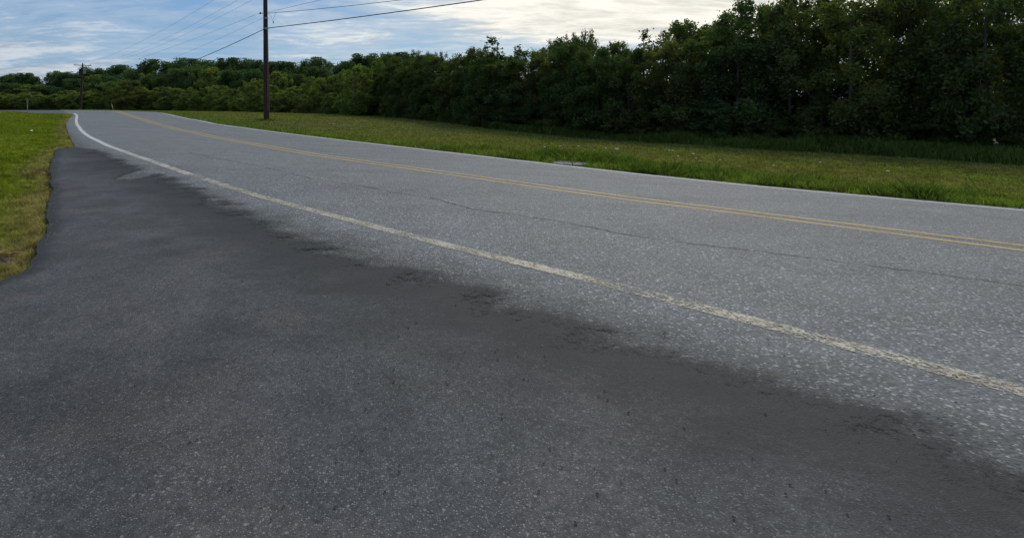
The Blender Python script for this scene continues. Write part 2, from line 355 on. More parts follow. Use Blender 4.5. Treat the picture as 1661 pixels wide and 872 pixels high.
dd = math_('ADD', attr('edge'), math_('MULTIPLY', math_('SUBTRACT', noise(co, 3, 5, .7), .5), .9))
gc = mixc(ramp(dd, -.05, .42, .9, 0), gc, soil)
LK(gc, gp.inputs['Base Color']); val(gp, 'Roughness', .95); LK(bump(noise(co, 30, 5, .7), .9, .03), gp.inputs['Normal'])
tag(mesh_np('ground', np.column_stack([gxy, GZ.ravel()]), np.stack([i, i+na, j+na, j], 1), m_ground, None, True, {'edge': ed}), kind='structure')

# road sheet with a real edge
from mathutils.geometry import delaunay_2d_cdt
def sheet(name, poly, step, lift, mat, attrs=None, skirt=.12):
    n = len(poly); lo = poly.min(0); hi = poly.max(0)
    gx, gy = np.meshgrid(np.arange(lo[0], hi[0], step), np.arange(lo[1], hi[1], step)); g = np.column_stack([gx.ravel(), gy.ravel()])
    g = g[inside(g, poly)]; g = g[dist_poly(g, poly) > step*.45]
    pts = np.concatenate([poly, g])
    v, e, f, *_ = delaunay_2d_cdt([Vector(q) for q in pts.tolist()], [(i, (i+1) % n) for i in range(n)], [], 0, 1e-5, False)
    v = np.array([tuple(q) for q in v]); f = np.array([t for t in f if len(t) == 3]); f = f[inside(v[f].mean(1), poly)]
    a = v[f]; cr_ = (a[:,1,0]-a[:,0,0])*(a[:,2,1]-a[:,0,1])-(a[:,1,1]-a[:,0,1])*(a[:,2,0]-a[:,0,0]); f[cr_ < 0] = f[cr_ < 0][:, ::-1]
    z = T(v[:, 0], v[:, 1])+lift; V = np.column_stack([v, z]); nv = len(V)
    bt = np.column_stack([poly, T(poly[:, 0], poly[:, 1])+lift]); tp = bt.copy(); bt[:, 2] -= skirt
    i = np.arange(n); j = (i+1) % n
    V = np.concatenate([V, tp, bt]); F2 = np.concatenate([f, np.stack([nv+i, nv+n+i, nv+n+j], 1), np.stack([nv+i, nv+n+j, nv+j], 1)])
    at_ = {k: np.concatenate([fn(v), fn(poly), fn(poly)]) for k, fn in (attrs or {}).items()}
    return mesh_np(name, V, F2, mat, None, False, at_)
def shoulder(q):
    k = np.array([((nearL-p_)**2).sum(1).argmin() for p_ in q]); return np.clip(-((q-nearL[k])*normals(nearL)[k]).sum(1), 0, 3)
tag(sheet('road', road_poly, .32, 0.0, m_road, {'shoulder': shoulder}), kind='structure')
tag(sheet('lay_by', lay_poly, .16, .010, m_lay, {'feather': lambda q: dist_poly(q, fe), 'rim': lambda q: dist_poly(q, la)}, skirt=.009), kind='structure')

iN = len(nearL)
tag(strip('edge_line', nearL, 0, .14, .0022, m_white, 5, 0, None, .05, 1), kind='structure')
tag(strip('edge_line', farL, 0, .12, .0022, m_white_far, 5, 0, None, .02, 3), 'thin white edge line beside the grass verge', kind='structure')
for s_ in (-1, 1):
    tag(strip('centre_line', yelL, s_*.15, .115, .0022, m_yellow, 5, 0, None, .03, 6+s_), 'yellow centre line stripe, %s of the double line' % ('nearer' if s_ < 0 else 'farther'), kind='structure')

# long crack along the near lane, and short side cracks
m_crack, p, o = newmat('dark_crack'); co = obj_co(); LK(mixc(noise(co, 40), (.030,.030,.031), (.06,.06,.06)), p.inputs['Base Color'])  # the crack's own dark grey tone, mottled by noise
a = attr('across'); e = math_('MINIMUM', a, math_('SUBTRACT', 1, a)); e = math_('ADD', e, math_('MULTIPLY', math_('SUBTRACT', noise(co, 30, 5, .75), .5), 1.5))
al = math_('MULTIPLY', math_('MULTIPLY', ramp(e, .18, .50), ramp(noise(co, 2.3, 4, .6), .30, .58, .3, 1)), .72); tr = N('ShaderNodeBsdfTransparent'); ms = N('ShaderNodeMixShader'); LK(al, ms.inputs[0]); LK(tr.outputs[0], ms.inputs[1]); LK(p.outputs[0], ms.inputs[2]); LK(ms.outputs[0], o.inputs[0])
cr_px = [(300,246),(337,254),(396,265),(440,274),(467,280),(507,290),(552,297),(599,304),(640,313),(697,321),(735,331.6),(770,341),(850,350.8),(899,358.8),(962,369),(1014,381),(1098,392.7),(1200,405)]
def crack(pts, width, ext=0, seed=0, parent=None):
    a = np.array(pts, float); p = at(a[:, 0], a[:, 1])
    if ext: p = np.concatenate([p, p[-1:]+(p[-1]-p[-3])/np.linalg.norm(p[-1]-p[-3])*ext])
    L = resample(p, .07); rg = np.random.default_rng(seed); L += np.cumsum(rg.normal(size=L.shape)*.006, 0)*.5+rg.normal(size=L.shape)*.008
    return tag(strip('road_crack', L, 0, width, .003, m_crack, 3, 0, None, .5, seed), kind='structure')
crack(cr_px, .055, 14, 3)
crack([(620,318),(660,309),(700,303)], .02, 0, 5); crack([(470,282),(452,290),(430,299)], .02, 0, 7)

# round concrete inlet cover in the far verge
m_conc, p, o = newmat('weathered_concrete'); co = obj_co()
c = mixc(ramp(noise(co, 6, 6, .7), .35, .65), (.13,.118,.11), (.065,.055,.052)); c = mixc(ramp(noise(co, 22, 4, .7), .52, .62, 0, .8), c, (.34,.33,.30)); LK(c, p.inputs['Base Color']); LK(bump(noise(co, 40, 4), .6, .01), p.inputs['Normal'])
m_iron, p, o = newmat('grey_pitted_cover'); co = obj_co(); c = mixc(ramp(noise(co, 9, 5, .7), .4, .62), (.10,.085,.08), (.20,.185,.17)); LK(c, p.inputs['Base Color']); LK(bump(noise(co, 30, 4), .6, .008), p.inputs['Normal'])
mp = at(924, 266.0)[0]; mz = float(T(mp[0], mp[1])); mh = empty('manhole_cover', (mp[0], mp[1], mz-.02)); mh.rotation_euler = (0, 0, .4)
b = MB(); b.lathe([(.28,-.05),(.28,.035),(.295,.045),(.375,.045),(.39,.03),(.395,-.05)], 32); b.build('rim', m_conc, mh)
b = MB(); b.lathe([(.272,-.04),(.272,.032),(.262,.038),(.05,.040)], 32); lid = b.build('lid', m_iron, mh)
for kx in (-.15, .15):
    b = MB(); b.box((kx, 0, .044), (.05, .03, .008)); b.build('lifting_lug', m_conc, lid)
tag(mh, 'round weathered concrete manhole cover half overgrown beside the far white line', 'manhole cover')
# brown bare earth beside it
m_dirt, p, o = newmat('bare_earth'); co = obj_co(); LK(mixc(noise(co, 16, 5, .7), (.055,.036,.024), (.15,.10,.07)), p.inputs['Base Color']); LK(bump(noise(co, 30, 5, .7), 1, .02), p.inputs['Normal'])
def patch(cx_, cy_, rx, ry, name='bare_earth', lift=-.02, seed=0, mat=None, h=.02, rot=0):
    rg = np.random.default_rng(seed); n, m = 28, 5; V = []; ph = rg.random(4)*6
    for q in range(m+1):
        for k in range(n):
            a = 2*math.pi*k/n; rr = (q/m)*(1+.22*math.sin(2*a+ph[0])+.16*math.sin(3*a+ph[1])+.1*math.sin(7*a+ph[2]))
            x = rr*rx*math.cos(a); y = rr*ry*math.sin(a); x, y = x*math.cos(rot)-y*math.sin(rot), x*math.sin(rot)+y*math.cos(rot)
            V.append((cx_+x, cy_+y, 0))
    V = np.array(V); V[:, 2] = T(V[:, 0], V[:, 1])+lift+np.repeat(np.linspace(h, -.02, m+1), n)+rg.normal(size=len(V))*.004
    i = (np.arange(m)[:, None]*n+np.arange(n)[None]).ravel(); j = (np.arange(m)[:, None]*n+((np.arange(n)+1) % n)[None]).ravel()
    return tag(mesh_np(name, V, np.stack([i, i+n, j+n, j], 1), mat or m_dirt), kind='structure')
dp = at(1000, 272)[0]; patch(dp[0], dp[1]+.05, .75, .22, seed=1, rot=R(-45), h=.03)
dp = at(38, 195.5)[0]; patch(dp[0], dp[1], .75, 1.2, seed=2)
dp = at(12, 419)[0]; patch(dp[0]-.05, dp[1], .17, .15, seed=3, lift=-.015)

# ------------------------------------------------------------------ foliage
def leafmat(name, c1, c2, c3, trans=.45, huevar=.5):
    m, p, o = newmat(name); g = N('ShaderNodeNewGeometry'); oi = N('ShaderNodeObjectInfo')
    c = mixc(g.outputs['Random Per Island'], c1, c2); c = mixc(ramp(oi.outputs['Random'], 0, 1, 0, huevar, False), c, c3)
    v = ramp(noise(obj_co(), 2.2, 2), .3, .7, .72, 1.2); c = mixc(1.0, c, v, 'MULTIPLY')
    d = N('ShaderNodeBsdfDiffuse'); LK(c, d.inputs[0]); t = N('ShaderNodeBsdfTranslucent'); LK(mixc(1.0, c, (1.5, 1.7, .65), 'MULTIPLY'), t.inputs[0])
    s = N('ShaderNodeMixShader'); val(s, 0, trans); LK(d.outputs[0], s.inputs[1]); LK(t.outputs[0], s.inputs[2])
    gl = N('ShaderNodeBsdfGlossy'); val(gl, 'Roughness', .5); gl.inputs[0].default_value = (.5,.55,.5,1)
    s2 = N('ShaderNodeMixShader'); val(s2, 0, .03); LK(s.outputs[0], s2.inputs[1]); LK(gl.outputs[0], s2.inputs[2]); LK(s2.outputs[0], o.inputs[0])
    return m
m_leaf_dark = leafmat('dark_leaves', (.040,.074,.024), (.078,.116,.034), (.095,.105,.030), .42, .7)
m_leaf_olive = leafmat('dusky_olive_leaves', (.060,.085,.022), (.105,.130,.034), (.125,.120,.036), .42, .7)
m_leaf_mid = leafmat('olive_leaves', (.095,.140,.036), (.148,.190,.050), (.170,.185,.056), .46, .75)
m_leaf_far = leafmat('far_leaves', (.040,.080,.034), (.072,.114,.042), (.085,.118,.038), .38, .6)
m_leaf_bright = leafmat('yellow_green_leaves', (.100,.150,.030), (.145,.185,.045), (.12,.15,.04), .45, .4)
m_bark, p, o = newmat('bark'); co = obj_co(); LK(mixc(ramp(noise(mapping(co, scale=(6, 6, 1)), 3, 5, .7), .35, .65), (.050,.038,.030), (.13,.105,.085)), p.inputs['Base Color'])

def crown_mesh(name, style, n, leaf, seed, mat):
    """unit tree: height 1, half width about .32; returns (trunk object, crown mesh, clump centres)"""
    rg = np.random.default_rng(seed)
    if style == 'bushy':  prof = lambda z: .40*np.sqrt(np.clip(1-((z-.42)/.60)**2, 0, 1)); zlo, nc = .04, 92
    elif style == 'cone': prof = lambda z: .27*np.clip(1.05-z, 0, 1)**.85+.008; zlo, nc = .08, 90
    elif style == 'round': prof = lambda z: .44*np.sqrt(np.clip(1-((z-.60)/.42)**2, 0, 1)); zlo, nc = .16, 74
    else: prof = lambda z: .30*np.sqrt(np.clip(1-((z-.50)/.54)**2, 0, 1))+.03; zlo, nc = .06, 44       # open, ragged
    cs = []
    while len(cs) < nc:
        z = rg.uniform(zlo, .97); r = float(prof(z)); a = rg.uniform(0, 2*math.pi); q = math.sqrt(rg.uniform(.12, 1))*r*rg.uniform(.75, 1.12)
        cs.append((q*math.cos(a), q*math.sin(a), z, rg.uniform(.055, .115)*(max(.25, 1.15-z) if style == 'cone' else 1)*((1.25-z*.55)*(.8 if style in ('open', 'cone', 'bushy') else 1) if style != 'round' else 1.12)))
    if style != 'round' and style != 'bushy': cs.append((0, 0, .98, .03)); cs.append((.01, 0, .93, .045))
    cs = np.array(cs)
    wt = cs[:, 3]**2; ci = rg.choice(len(cs), n, p=wt/wt.sum())
    d = rg.normal(size=(n, 3)); d /= np.linalg.norm(d, axis=1)[:, None]; rr = cs[ci, 3]*(rg.random(n)**.45)*rg.uniform(.9, 1.35, n)
    c = cs[ci, :3]+d*rr[:, None]*np.array([1.08, 1.08, .88])
    # twigs sticking out at the outline
    k = rg.random(n) < .10; c[k] += d[k]*(rg.random(k.sum())*.05)[:, None]
    c[:, 2] = np.clip(c[:, 2], .01, 1.02)
    u = rg.normal(size=(n, 3)); u[:, 2] *= .5; u /= np.linalg.norm(u, axis=1)[:, None]
    w_ = np.cross(u, rg.normal(size=(n, 3))); w_ /= np.linalg.norm(w_, axis=1)[:, None]
    s = leaf*rg.uniform(.6, 1.35, n)[:, None]
    V = np.stack([c-u*s, c+w_*s*.48+u*s*.1, c+u*s, c-w_*s*.48+u*s*.1], 1).reshape(-1, 3); Fc = np.arange(4*n).reshape(-1, 4)
    cr_ = mesh_np(name, V, Fc, mat)
    b = MB(); tz = .93 if style != 'round' else .8; lean = rg.normal(size=2)*.015
    tp = [(0, 0, -.02), (lean[0], lean[1], .3), (lean[0]*2, lean[1]*.5, .6), (lean[0]*2.2, lean[1], tz)]
    b.tube(tp, [.021, .016, .010, .002], 7)
    for q in rg.choice(nc, 12, replace=False):
        x, y, z = cs[q, :3]; z0 = max(.08, z-.05-math.hypot(x, y)*rg.uniform(.5, .9)); z0 = min(z0, tz-.05)
        b.tube([(lean[0]*2*z0, lean[1]*z0, z0), (x*.5, y*.5, z0*.45+z*.55-.02), (x, y, z)], [.007*(1.2-z0), .005*(1.2-z0), .0015], 5, False)
    trk = b.build('trunk', m_bark)
    return cr_, trk
protos = {}
def proto(key, style, n, leaf, seed, mat):
    c, t = crown_mesh('crown', style, n, leaf, seed, mat); protos.setdefault(key, []).append((c.data, t.data))
    bpy.data.objects.remove(c); bpy.data.objects.remove(t)
for s_ in range(4): proto('near', 'bushy', 19000, .0150, 10+s_, m_leaf_dark if s_ != 2 else m_leaf_olive)
for s_ in range(3): proto('near_open', 'open', 8500, .0135, 30+s_, m_leaf_dark if s_ else m_leaf_olive)
for s_ in range(2): proto('cone', 'cone', 7000, .014, 40+s_, m_leaf_dark)
for s_ in range(4): proto('mid', 'bushy', 9000, .021, 50+s_, m_leaf_mid)
for s_ in range(2): proto('mid_open', 'open', 5000, .022, 60+s_, m_leaf_bright)
for s_ in range(4): proto('far', 'round', 11000, .023, 70+s_, m_leaf_far)
for s_ in range(2): proto('far_open', 'cone', 3500, .021, 80+s_, m_leaf_far)
tree_n = 0
def tree(kind, px, top_y, Y, wpx, label, group, name='tree', hscale=1.0, minh=1.0):
    """tree standing at depth Y, its top at photo row top_y, about wpx photo pixels wide"""
    global tree_n
    x = at_depth(px, Y); zb = float(T(x, Y))-.08; h = max((HY-top_y)*Y/F+EYE-zb, minh)*hscale
    q = protos[kind]; cm, tm = q[tree_n % len(q)]; tree_n += 1
    wd = wpx*Y/F; base_w = {'near': .80, 'near_open': .62, 'cone': .52, 'mid': .80, 'mid_open': .62, 'far': .88, 'far_open': .52}[kind]
    sx = wd/base_w
    e = empty(name, (x, Y, zb), random.uniform(0, 6.28)); e.scale = (sx, sx, h)
    for nm, me in (('trunk', tm), ('crown', cm)):
        o = bpy.data.objects.new(nm, me); C.objects.link(o); o.parent = e
    return tag(e, label, 'tree' if name != 'shrub' else 'shrub', group)
random.seed(7)
ORD = ['first','second','third','fourth','fifth','sixth','seventh','eighth','ninth','tenth','eleventh','twelfth','thirteenth','fourteenth','fifteenth','sixteenth','seventeenth','eighteenth','nineteenth','twentieth','twenty-first','twenty-second','twenty-third','twenty-fourth','twenty-fifth','twenty-sixth','twenty-seventh','twenty-eighth','twenty-ninth','thirtieth']+['thirty-%s' % q for q in ('first','second','third','fourth','fifth','sixth','seventh','eighth','ninth')]
sil = np.array([(-200,130),(-60,128),(0,127),(12,124),(40,121),(65,129),(90,119),(130,115),(160,110),(200,111),(235,108),(260,101),(300,99),(345,101),(380,97),(400,102),(430,100),(480,104),(515,98),(535,111),(550,113),(570,97),(600,91),(650,90),(680,84),(700,85),(718,86),(735,96),(760,86),(780,79),(812,75),(825,77),(845,69),(870,73),(905,62),(930,58),(950,55),(975,71),(1010,69),(1040,63),(1060,50),(1090,41),(1115,34),(1135,47),(1160,38),(1185,22),(1200,8),(1260,-5),(1400,-30),(1661,-70),(1900,-100)], float)
def SIL(px): return float(np.interp(px, sil[:, 0], sil[:, 1]))

# far wood: tall dark trees behind the low row
farspec = [(-40,128,50),(-8,126,40),(22,122,30),(40,121,26),(62,127,26),(78,119,22),(92,118,24),(110,121,34),(127,119,34),(150,111,36),(172,113,30),(196,109,40),(216,115,34),(237,109,28),(262,100,52),(284,106,34),(303,98,44),(322,106,40),(346,101,40),(366,98,34),(385,97,34),(405,101,40),(428,101,36),(450,103,42),(476,104,40),(498,108,34),(514,97,44),(541,111,24),(562,104,34),(585,91,36),(608,90,34),(632,92,34),(654,89,32),(676,93,30)]
for i_, (px, ty, wp) in enumerate(farspec):
    Y = tree_Y(px)+random.uniform(34, 46); kd = 'far_open' if i_ in (27, 5) else 'far'
    tree(kd, px, ty-1, Y, wp*1.55, 'tall dark green skyline tree, %s from the left in the back row' % ORD[i_], 'tall trees in the back row of the wood', 'forest_tree')
for i_, px in enumerate(range(-50, 700, 33)):
    px += random.uniform(-8, 8); Y = tree_Y(px)+random.uniform(20, 30); ty = SIL(px)+random.uniform(9, 20)
    tree('far' if i_ % 3 else 'mid', px, ty, Y, random.uniform(50, 66), 'mid green round tree, %s from the left below the skyline trees' % ORD[i_], 'trees in the middle row of the wood', 'woodland_tree')
# low front row beyond the far verge
midtop = lambda px: float(np.interp(px, [-100,0,35,60,100,150,215,260,320,370,430,480,520,570,600,640], [142,141,146,150,141,136,134,141,136,133,131,126,122,113,103,95]))
i_ = 0; px = -50
while px < 610:
    Y = tree_Y(px)+random.uniform(1, 5); kd = 'mid_open' if (i_ % 7 == 4) else 'mid'; ty = midtop(px)+random.uniform(-5, 13)
    tree(kd, px, ty, Y, random.uniform(34, 58) if kd == 'mid' else 30, ('bushy olive green tree' if kd == 'mid' else 'slender yellow green tree')+', %s from the left in the low row beyond the bend' % ORD[i_], 'low trees in the front row beyond the bend', 'bushy_tree')
    i_ += 1; px += random.uniform(16, 24)
tree('near', 208, 131, 99, 66, 'rounded very dark bushy tree standing forward beside the yellow marker at the bend', None, 'bushy_tree')
tree('mid_open', 578, 108, 52, 62, 'bright yellow green tree at the left end of the dark near wood', None, 'bushy_tree')
i_ = 0; px = -50
while px < 640:
    Y = tree_Y(px)-random.uniform(-.5, 1.5); tree('mid', px, 172-(16 if px < 400 else 22)+random.uniform(-4, 3), Y, random.uniform(30, 44), 'low olive shrub, %s from the left at the foot of the far wood' % ORD[i_], 'shrubs at the foot of the far wood', 'shrub'); i_ += 1; px += random.uniform(19, 28)
# near wood on the right
def along(px0, px1, gap):
    out = []; px = px0
    while px < px1:
        out.append(px); Y = float(tree_Y(px)); x = at_depth(px, Y); q = px
        while q < px1+200:
            q += 2; Y2 = float(tree_Y(q)); x2 = at_depth(q, Y2)
            if math.hypot(x2-x, Y2-Y) > gap*random.uniform(.8, 1.2): break
        px = q
    return out
for i_, px in enumerate(along(610, 1800, 1.9)):
    Y = float(tree_Y(px))+random.uniform(.6, 1.6); ty = SIL(px)+random.uniform(10, 34)
    tree('near', px, ty, Y, random.uniform(2.9, 3.8)*F/Y, 'dark bushy tree, %s from the left in the near wood front row' % ORD[i_], 'front row trees of the near wood', 'woodland_tree')
for i_, px in enumerate(along(630, 1850, 1.6)):
    Y = float(tree_Y(px))+random.uniform(2.6, 4.6); ty = SIL(px)+random.uniform(-7, 12)
    kd = ('near_open', 'near', 'cone', 'near_open', 'near')[i_ % 5]; tree(kd, px, ty-(4 if kd == 'cone' else 0), Y, random.uniform(2.4, 3.4)*F/Y, 'ragged dark tree, %s from the left in the near wood second row' % ORD[i_], 'second row trees of the near wood', 'woodland_tree')
for i_, px in enumerate(along(640, 1900, 2.2)):
    Y = float(tree_Y(px))+random.uniform(6, 9); ty = SIL(px)+random.uniform(2, 16)
    tree('near', px, ty, Y, random.uniform(3.4, 4.4)*F/Y, 'dark tree deep in the near wood, %s from the left at the rear' % ORD[i_], 'rear row trees of the near wood', 'woodland_tree')
for px, ty, wp, kd, lb in ((798,59,92,'cone','pointed cone shaped tree rising above the near wood'),(905,60,40,'near_open','thin ragged treetop left of the twin crowned tree'),(930,55,34,'near_open','left peak of the twin crowned tree above the wood'),(950,51,40,'near_open','right peak of the twin crowned tree above the wood'),(1115,31,70,'near_open','airy tall treetop with sky showing through its leaves'),(1160,35,60,'near_open','broad ragged tree next to the tallest tree at right'),(1216,-2,56,'near_open','tallest tree of the near wood with drooping side branches'),(694,83,36,'near_open','small dark spired treetop at the left end of the near wood'),(716,85,30,'near_open','narrow dark treetop beside the small spired treetop')):
    tree(kd, px, ty, float(tree_Y(px))+random.uniform(3, 4.5), wp*1.25, lb, None, 'woodland_tree')
# shrubs at the wood's foot
for i_, px in enumerate(along(600, 1800, 1.7)):
    Y = float(tree_Y(px))+random.uniform(-.1, .5); x = at_depth(px, Y); h = random.uniform(.9, 1.9)
    ty = HY-(h+float(T(x, Y))-EYE)*F/Y
    tree('near', px, ty, Y, random.uniform(1.6, 2.5)*F/Y, 'low dark shrub, %s from the left at the near wood foot' % ORD[i_], 'shrubs at the foot of the near wood', 'shrub', minh=.8)

# ------------------------------------------------------------------ grass (nobody could count it)
def grassmat(name, c1, c2, dry, dryamt):
    m, p, o = newmat(name); g = N('ShaderNodeNewGeometry'); co = obj_co()
    c = mixc(g.outputs['Random Per Island'], c1, c2); c = mixc(ramp(math_('ADD', attr('dry'), math_('MULTIPLY', math_('SUBTRACT', g.outputs['Random Per Island'], .5), .5)), .35, .75, 0, dryamt), c, dry)
    v = ramp(noise(co, .9, 4, .6), .3, .7, .80, 1.2); c = mixc(1.0, c, v, 'MULTIPLY'); c = mixc(1.0, c, ramp(noise(co, 6, 4, .7), .36, .64, .50, 1.42), 'MULTIPLY')
    d = N('ShaderNodeBsdfDiffuse'); LK(c, d.inputs[0]); t = N('ShaderNodeBsdfTranslucent'); LK(mixc(1.0, c, (1.35, 1.4, .6), 'MULTIPLY'), t.inputs[0])
    s = N('ShaderNodeMixShader'); val(s, 0, .4); LK(d.outputs[0], s.inputs[1]); LK(t.outputs[0], s.inputs[2]); LK(s.outputs[0], o.inputs[0])
    return m
m_lawn = grassmat('lawn_blades', (.140,.190,.020), (.230,.272,.034), (.34,.27,.14), .85)
m_verge = grassmat('verge_blades', (.115,.168,.030), (.175,.228,.046), (.22,.19,.085), .75)
m_tall = grassmat('tall_grass_blades', (.065,.110,.028), (.110,.155,.042), (.16,.14,.06), .45)
def blades(name, xy, h, wdt, dry, mat, seed, lean=.5):
    rg = np.random.default_rng(seed); n = len(xy); a = rg.uniform(0, 2*math.pi, n)
    z = T(xy[:, 0], xy[:, 1])-.052; h = h*rg.uniform(.55, 1.25, n); wd = wdt*rg.uniform(.7, 1.3, n)
    s = np.stack([np.cos(a), np.sin(a), a*0], 1)*wd[:, None]; la_ = rg.uniform(0, 2*math.pi, n); lm = h*lean*rg.uniform(.2, 1.3, n)
    d = np.stack([np.cos(la_)*lm, np.sin(la_)*lm, h], 1); b = np.column_stack([xy, z])
    V = np.stack([b-s, b+s, b+d*np.array([.55, .55, .62])+s*.6, b+d], 1).reshape(-1, 3)
    Fc = np.arange(4*n).reshape(-1, 4)
    return mesh_np(name, V, Fc, mat, None, False, {'dry': np.repeat(dry, 4)})
RP = resample(road_poly, .6); LP = resample(lay_poly, .35)
def scatter(n, xr, yr, seed, power=1.0, keep=None):
    """points in view-ish polar area, denser close to the viewer"""
    rg = np.random.default_rng(seed); out = []
    a = rg.uniform(xr[0], xr[1], n); r = yr[0]*(yr[1]/yr[0])**rg.random(n)       # uniform in log depth
    p = np.stack([r*(a-CX)/F, r], 1)
    return p
rp_, lp_ = resample(np.concatenate([road_poly, road_poly[:1]]), .5), resample(np.concatenate([lay_poly, lay_poly[:1]]), .2)
def offroad(p): return ~(inside(p, rp_) | inside(p, lp_))
# left lawn
p = scatter(420000, (-160, 262), (1.6, 42), 11); p = p[offroad(p)]; p = p[(p[:, 0] < -1.8)]
de = np.minimum(dist_poly(p, RP), dist_poly(p, LP)); r = p[:, 1]
pt = noise2(p[:, 0], p[:, 1], 3, .9)*.6+noise2(p[:, 0], p[:, 1], 4, 3.1)*.4
dry = np.clip(1.0-de/.55, 0, 1)*.75+pt*.40+(p[:, 1] < 3.8)*.12
keep = np.random.default_rng(1).random(len(p)) < np.clip(.5+de*2.2, 0, 1)*np.where(pt > .72, .5, 1); keep &= (np.abs(p[:, 0]-dp[0]+.05)+np.abs(p[:, 1]-dp[1]) > .12)
p, dry, r, de, pt = p[keep], dry[keep], r[keep], de[keep], pt[keep]
tag(blades('grass', p, (.030+.030*pt+.02*np.clip(de, 0, 1)+.035*np.exp(-de/.08))*(1+r*.012), .0022+r*.00045, dry, m_lawn, 12, .9), 'short sunlit green lawn left of the lay-by', 'grass', kind='stuff')
# far verge between road and woods
p = scatter(620000, (100, 1800), (5.2, 75), 21); p = p[p[:, 1] < tree_Y(CX+F*p[:, 0]/p[:, 1])+1.5]; p = p[offroad(p)]
pxs = CX+F*p[:, 0]/p[:, 1]; ty_ = tree_Y(pxs); fd = edgeF[::5]; nn = dist_poly(p, fd)
ins = (p[:, 1] < ty_+1.5)
# only beyond the far edge of the road
sidep = np.zeros(len(p), bool)
for q in range(0, len(p), 20000):
    dd_ = ((p[q:q+20000, None]-fd[None])**2).sum(2); kx = dd_.argmin(1); nr = normals(fd)[kx]; sidep[q:q+20000] = ((p[q:q+20000]-fd[kx])*nr).sum(1) > 0
ins &= sidep; p = p[ins]; nn = nn[ins]; r = p[:, 1]; ty_ = ty_[ins]
pt = noise2(p[:, 0], p[:, 1], 5, .7)*.6+noise2(p[:, 0], p[:, 1], 6, 2.3)*.4
dry = np.clip(nn/4.0, 0, 1)*.40+pt*.5
hh_ = .05+.05*pt+np.exp(-((nn-.5)/.5)**2)*.09*(.4+pt)
keep = (((p-mp)**2).sum(1) > .33**2)
p, dry, r, hh_ = p[keep], dry[keep], r[keep], hh_[keep]
tag(blades('grass', p, hh_, .004+r*.00055, dry, m_verge, 22, .7), 'grass verge between the road and the woods', 'grass', kind='stuff')
# tall rough grass along the wood's foot
rg = np.random.default_rng(31); pxs = rg.uniform(560, 1850, 60000); Y = tree_Y(pxs)+rg.normal(size=60000)*.55-.5; p = np.stack([(pxs-CX)/F*Y, Y], 1)
tag(blades('tall_grass', p, .30+.35*noise2(p[:, 0], p[:, 1], 8, 1.3), .010, rg.random(60000)*.6, m_tall, 32, .35), 'tall dark rough grass along the foot of the near wood', 'grass', kind='stuff')
# lush weeds round the manhole cover and along the far road edge
pw = []
for cx_, cy_, rx, ry, n in ((925,257,75,7,9000),(985,262,40,6,5000),(1070,279,60,5,6000),(740,243,50,3,2500),(860,255,40,4,3000),(1150,286,60,5,5000),(1290,300,70,8,5000),(1480,318,90,9,5000)):
    q = at(cx_+rg.normal(size=n)*rx*.5, cy_+rg.normal(size=n)*ry*.5); pw.append(q)
pa = np.array([at_depth(432.5, 33), 33.0]); aa = rg.uniform(0, 6.28, 900); ra = .15+np.abs(rg.normal(size=900))*.28; pw.append(pa+np.stack([np.cos(aa)*ra, np.sin(aa)*ra], 1))
pw = np.concatenate(pw); pw = pw[offroad(pw)]; pw = pw[((pw-mp)**2).sum(1) > .36**2]; pw = pw[(((pw-at(1000, 272)[0])*np.array([1, 1]))**2).sum(1) > .30**2]
tag(blades('weeds', pw, (.06+.16*noise2(pw[:, 0], pw[:, 1], 9, 2.6)*noise2(pw[:, 0], pw[:, 1], 19, 6.6)*1.6)*(1+.45*np.exp(-((pw[:, 0]-mp[0]-.1)/.9)**2)), .009, rg.random(len(pw))*.35, grassmat('weed_leaves', (.070,.125,.024), (.125,.180,.038), (.21,.20,.08), .7), 33, .8), 'lush green weeds along the far edge of the road', 'weeds', kind='stuff')

# wild flowers
m_petal, p_, o_ = newmat('white_petals'); p_.inputs['Base Color'].default_value = (.72,.74,.66,1)
m_stem, p_, o_ = newmat('flower_stem'); p_.inputs['Base Color'].default_value = (.10,.15,.04,1)
b = MB(); b.tube([(0,0,0),(.01,0,.12),(.0,.01,.24)], [.004,.003,.003], 5); st = b.build('stem', m_stem)
b = MB()
for k in range(9):
    a = k*2*math.pi/9; b.tube([(.006*math.cos(a), .006*math.sin(a)+.01, .24), (.03*math.cos(a), .03*math.sin(a)+.01, .255+.004*(k % 2)), (.048*math.cos(a), .048*math.sin(a)+.01, .245)], [.006,.012,.004], 5)
hd_ = b.build('flower_head', m_petal); sm, hm = st.data, hd_.data; bpy.data.objects.remove(st); bpy.data.objects.remove(hd_)
fl = [(1000,257,1.5,'largest white flower right of the manhole cover'),(909,242,1.0,'small white flower on a tall stem above the manhole cover'),(938,241,.9,'small pale flower directly behind the manhole cover'),(964,247,.8,'pale flower among the weeds right of the manhole cover'),(884,241,.8,'small white flower left of the weedy clump'),(983,243,.8,'pale flower near the top of the weedy clump'),(1086,248,.9,'left flower of the white pair on the right verge'),(1091,250,1.0,'right flower of the white pair on the right verge'),(1100,257,.8,'lone white flower just below the white pair'),(1124,256,1.0,'white flower at the left of the three by the frame edge'),(1129,259,.7,'small white flower in the middle of the three'),(1137,262,.6,'tiny pale flower at the right of the three'),(540,203,1.2,'pale flower on the verge right of the brown utility pole'),(1330,268,.8,'pale flower in the grass farther right'),(1168,262,.7,'tiny flower near the road just right of the group of three'),(1255,274,.8,'single pale flower in the weeds at right'),(1440,286,.9,'white flower in the open verge at far right')]
